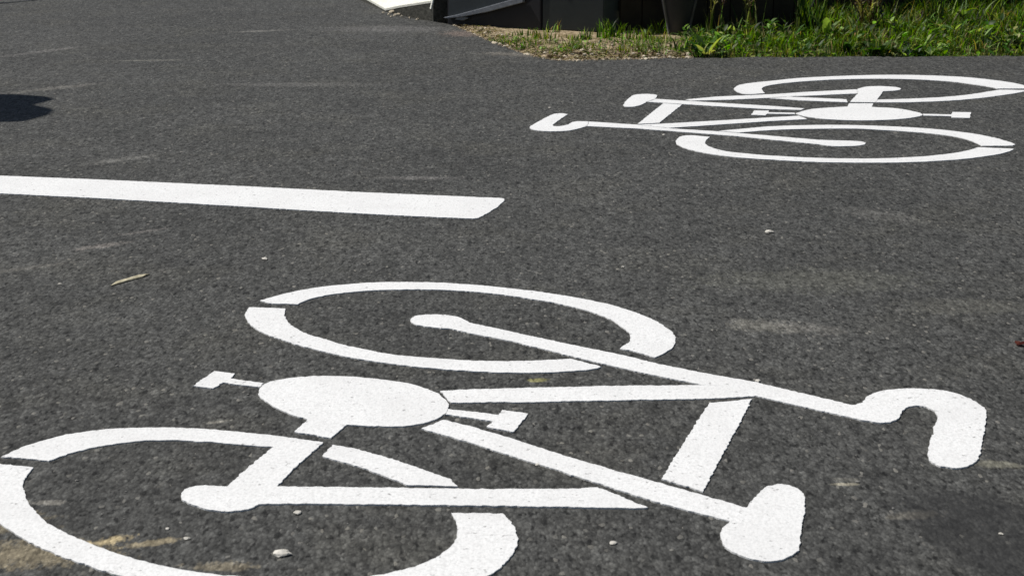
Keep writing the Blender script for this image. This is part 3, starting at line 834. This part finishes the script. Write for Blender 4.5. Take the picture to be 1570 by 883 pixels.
T(1238, 62, 75, .34, ['mid', 'dark', 'bright', 'grey'], 'tall dense green grass tuft rising out of view, tallest of the verge', spread=.045)
T(985, 60, 44, .10, ['mid', 'yellow', 'bright'], 'green tuft in front of the dark boards, left of the tub', spread=.05, lean=(.4, 1.5), wmul=.7)
T(800, 56, 26, .06, ['mid', 'grey', 'yellow'], 'short tuft before the middle of the black container', spread=.05, lean=(.4, 1.5), wmul=.7)
t = T(1095, 62, 12, .26, ['grey', 'straw', 'mid'], 'sparse grass tuft with dry pale stalks right of the dark tub', spread=.04); seed_stalks(t, 4, .30)
t = T(1150, 50, 16, .22, ['grey', 'straw', 'mid'], 'loose grey green tuft with dry stalks against the dark boards', spread=.05); seed_stalks(t, 5, .26)
t = T(1330, 58, 40, .22, ['brown', 'straw', 'mid', 'dark'], 'brownish grass tuft with dry seed heads', spread=.06); seed_stalks(t, 12, .25)
T(1385, 60, 22, .16, ['straw', 'grey', 'mid'], 'arching pale grass tuft beside the brownish one', spread=.05, lean=(.9, 2.0))
T(1432, 52, 26, .30, ['dark', 'mid', 'grey'], 'thin dark green upright grass tuft with gaps behind', spread=.03, lean=(.05, .4))
T(1490, 48, 50, .22, ['mid', 'bright', 'grey'], 'bushy fresh green grass tuft near the right edge of view', spread=.09, lean=(.4, 1.6))
T(1545, 46, 40, .24, ['mid', 'dark', 'brown'], 'dark and brown grass tuft at the right edge of view', spread=.07)
T(1012, 52, 46, .10, ['bright', 'yellow'], 'yellow green feathery tuft just below the dark tub', spread=.045, lean=(.5, 1.7), wmul=.6)
T(935, 60, 60, .13, ['mid', 'bright', 'grey'], 'small green tuft at the corner of the charcoal cabinet', spread=.05, lean=(.4, 1.5), wmul=.8)
T(895, 63, 30, .08, ['grey', 'mid'], 'small grey green tuft below the cabinet door', spread=.03, lean=(.4, 1.5), wmul=.8)
T(848, 52, 24, .08, ['grey', 'mid', 'straw'], 'thin small tuft between the black container and the cabinet', spread=.03, lean=(.3, 1.2), wmul=.7)
T(1180, 72, 60, .085, ['bright', 'yellow'], 'low bright yellow green mossy tuft left of the tallest tuft', spread=.08, lean=(.4, 1.6), wmul=.6)
T(1455, 74, 36, .07, ['yellow', 'bright'], 'low yellowish tuft close to the asphalt right of the big pale leaf', spread=.05, lean=(.3, 1.3), wmul=.6)
T(1060, 78, 40, .09, ['mid', 'grey', 'bright'], 'green tuft at the left end of the thick grass', spread=.06, lean=(.5, 1.7))
T(1600, 60, 60, .22, ['mid', 'bright', 'dark'], 'leafy grass tuft just past the right edge of view', spread=.1, lean=(.3, 1.6))
for px_ in range(1640, 1900, 60):
    T(px_, random.uniform(52, 70), 40, random.uniform(.12, .22), ['mid', 'bright', 'dark', 'grey'], 'grass tuft further along the verge beyond the right edge', spread=.08, lean=(.3, 1.6))

def weed(px, py, n, length, width, kinds, label, elev=(.1, 1.0), h=0.0, stems=1):
    p = soilpt(px, py)
    t = thing('broadleaf_weed', label, 'weed', p, 'broad leaved weeds in the verge')
    lv = Leaves(); st_ = Leaves()
    for i in range(n):
        a = i*2.4 + random.uniform(-.4, .4)
        zz = h*random.random()
        q = p + Vector((math.cos(a)*.008, math.sin(a)*.008, .004+zz))
        lv.leaf(q, length*1.35*random.uniform(.6, 1.15), width*1.45*random.uniform(.7, 1.15), random.uniform(*elev), a, green(random.choice(kinds)), random.uniform(.4, 1.1))
    if h:
        st_.stem([p, p+Vector((.01, 0, h*.5)), p+Vector((.0, .01, h*1.05))], [.004, .003, .002], green('mid'))
        o = st_.done('stem'); o.parent = t; o.matrix_parent_inverse = Matrix.Translation(t.location).inverted()
    else: st_.bm.free()
    o = lv.done('leaves'); o.parent = t; o.matrix_parent_inverse = Matrix.Translation(t.location).inverted()
W = weed
W(1082, 84, 12, .12, .032, ['dark', 'mid', 'grey'], 'dark arching long leaved weed at the left end of the thick grass, touching the asphalt', (.3, 1.0))
W(1102, 74, 14, .07, .026, ['grey'], 'grey green rosette weed with upright leaves', (.5, 1.3), .04)
W(1130, 80, 10, .06, .022, ['grey', 'mid'], 'small grey green weed close to the asphalt, right of the dark arching one', (.2, 1.1))
W(1225, 74, 8, .06, .028, ['grey'], 'small weed with pale rounded leaves below the tallest tuft', (.2, 1.0))
W(1265, 66, 9, .12, .03, ['grey', 'mid'], 'upright weed with pale pointed leaves right of the tallest tuft', (.8, 1.4), .05)
W(1300, 80, 14, .08, .03, ['dark', 'mid'], 'dark low weed between the pale pointed weed and the large leaved one', (.2, 1.0))
W(1345, 82, 16, .12, .040, ['dark', 'mid', 'mid'], 'large low weed with dark drooping leaves over the asphalt edge', (.1, .9))
W(1392, 82, 12, .10, .038, ['mid', 'dark'], 'low weed with broad dark leaves beside the big pale leaf', (.1, .8))
W(1422, 80, 7, .09, .055, ['grey'], 'weed with one big pale triangular leaf near the asphalt', (.2, .8))
W(1310, 50, 16, .07, .024, ['mid', 'grey'], 'leafy stemmed weed in front of the brownish tuft', (.2, 1.1), .14)
W(1475, 56, 26, .06, .026, ['mid', 'bright'], 'bushy bright weed in front of the bushy fresh tuft', (.0, 1.1), .16)
W(1515, 62, 18, .06, .034, ['mid', 'grey'], 'round leaved weed near the right edge of view', (.1, 1.1), .08)
W(1548, 74, 12, .07, .045, ['grey', 'mid'], 'broad pale leaved weed at the right edge close to the asphalt', (.1, .9), .03)
W(724, 36, 9, .035, .016, ['mid', 'bright', 'dark'], 'tiny green weed growing at the foot of the black container', (.3, 1.3), .03)
W(1370, 62, 14, .07, .024, ['dark', 'grey'], 'dark green stemmed weed between brownish tuft and thin upright tuft', (.1, 1.1), .1)
W(1180, 56, 12, .05, .02, ['grey', 'mid'], 'small leafy weed above the mossy yellow green tuft', (.2, 1.2), .08)

lv = Leaves(); p = at(1560, 531); p.z = .004
lv.leaf(p, .05, .022, .15, .2, (.30, .10, .05), .3, 6, .3)
lv.leaf(p, .035, .018, .1, 1.3, (.42, .22, .16), .3, 6, .3)
tag(lv.done('dead_leaf'), 'small reddish dead leaf on the asphalt at the right edge of view', 'leaf')
# fine loose grit on the asphalt
spots = []
while len(spots) < 420:
    y = random.uniform(3.0, 9.0); x = random.uniform(-.36, .36)*y
    if noise.noise(Vector((x*1.1, y*1.1, 4))) < -.05 and random.random() < .7: continue
    rr = .0012 + .0034*random.random()**3
    spots.append((Vector((x, y, rr*.35)), rr))
merged_pebbles('grit', spots, M_grit, 'fine dull grit scattered over the asphalt', 'grit')

# ---------------------------------------------------------------- canopy added out of view, outlined to throw the left shadow
HC = 2.7
def cast(px, py, H=HC):
    g_ = at(px, py); return g_ + SUN*(H/SUN.z)
can = thing('added_shadow_canopy', 'grey canvas shade canopy on steel posts, added unseen at the left to cast a shadow', 'canopy', cast(-260, 165)*1)
can.location.z = 0
def cloth(name, px, H):
    pts = [cast(x, y, H) for x, y in px]
    bm = bmesh.new()
    a = [bm.verts.new(p) for p in pts]; b = [bm.verts.new(p + Vector((0, 0, .006))) for p in pts]
    bm.faces.new(a); bm.faces.new(b)
    for i in range(len(pts)): bm.faces.new((a[i], a[(i+1) % len(pts)], b[(i+1) % len(pts)], b[i]))
    bmesh.ops.recalc_face_normals(bm, faces=bm.faces)
    bmesh.ops.triangulate(bm, faces=[q for q in bm.faces if len(q.verts) > 4])
    return obj(name, bm, M_cloth, can)
cloth('shadow_canvas_panel', shape(['L', (84, 152.5), (70, 148.2), (28, 145), (-40, 144), (-300, 143), (-300, 168), (0, 167)], [(0, 167), (30, 165), (52, 160.5), (84, 152.5)]), 2.7)
cloth('shadow_canvas_panel', shape(['L', (50, 161), (66, 164), (79, 167.5), (82, 169.5), (74, 176), (36, 186.5), (0, 187.5), (-300, 189), (-300, 160)], ['L', (-300, 160), (0, 159), (50, 161)]), 2.62)
for (x, y) in ((-270, 146), (-270, 186)):
    p_ = cast(x, y, 2.6)
    bm = bmesh.new(); tube(bm, [Vector((p_.x, p_.y, 0)), Vector((p_.x, p_.y, 1.3)), Vector((p_.x, p_.y, 2.61))], .03, 12); obj('post', bm, M_steel, can, smooth=True)
for y in (150, 180):
    p_, q_ = cast(-280, y, 2.585), cast(20, y, 2.585)
    bm = bmesh.new(); tube(bm, [p_, p_.lerp(q_, .5), q_], .018, 10); obj('arm', bm, M_steel, can, smooth=True)
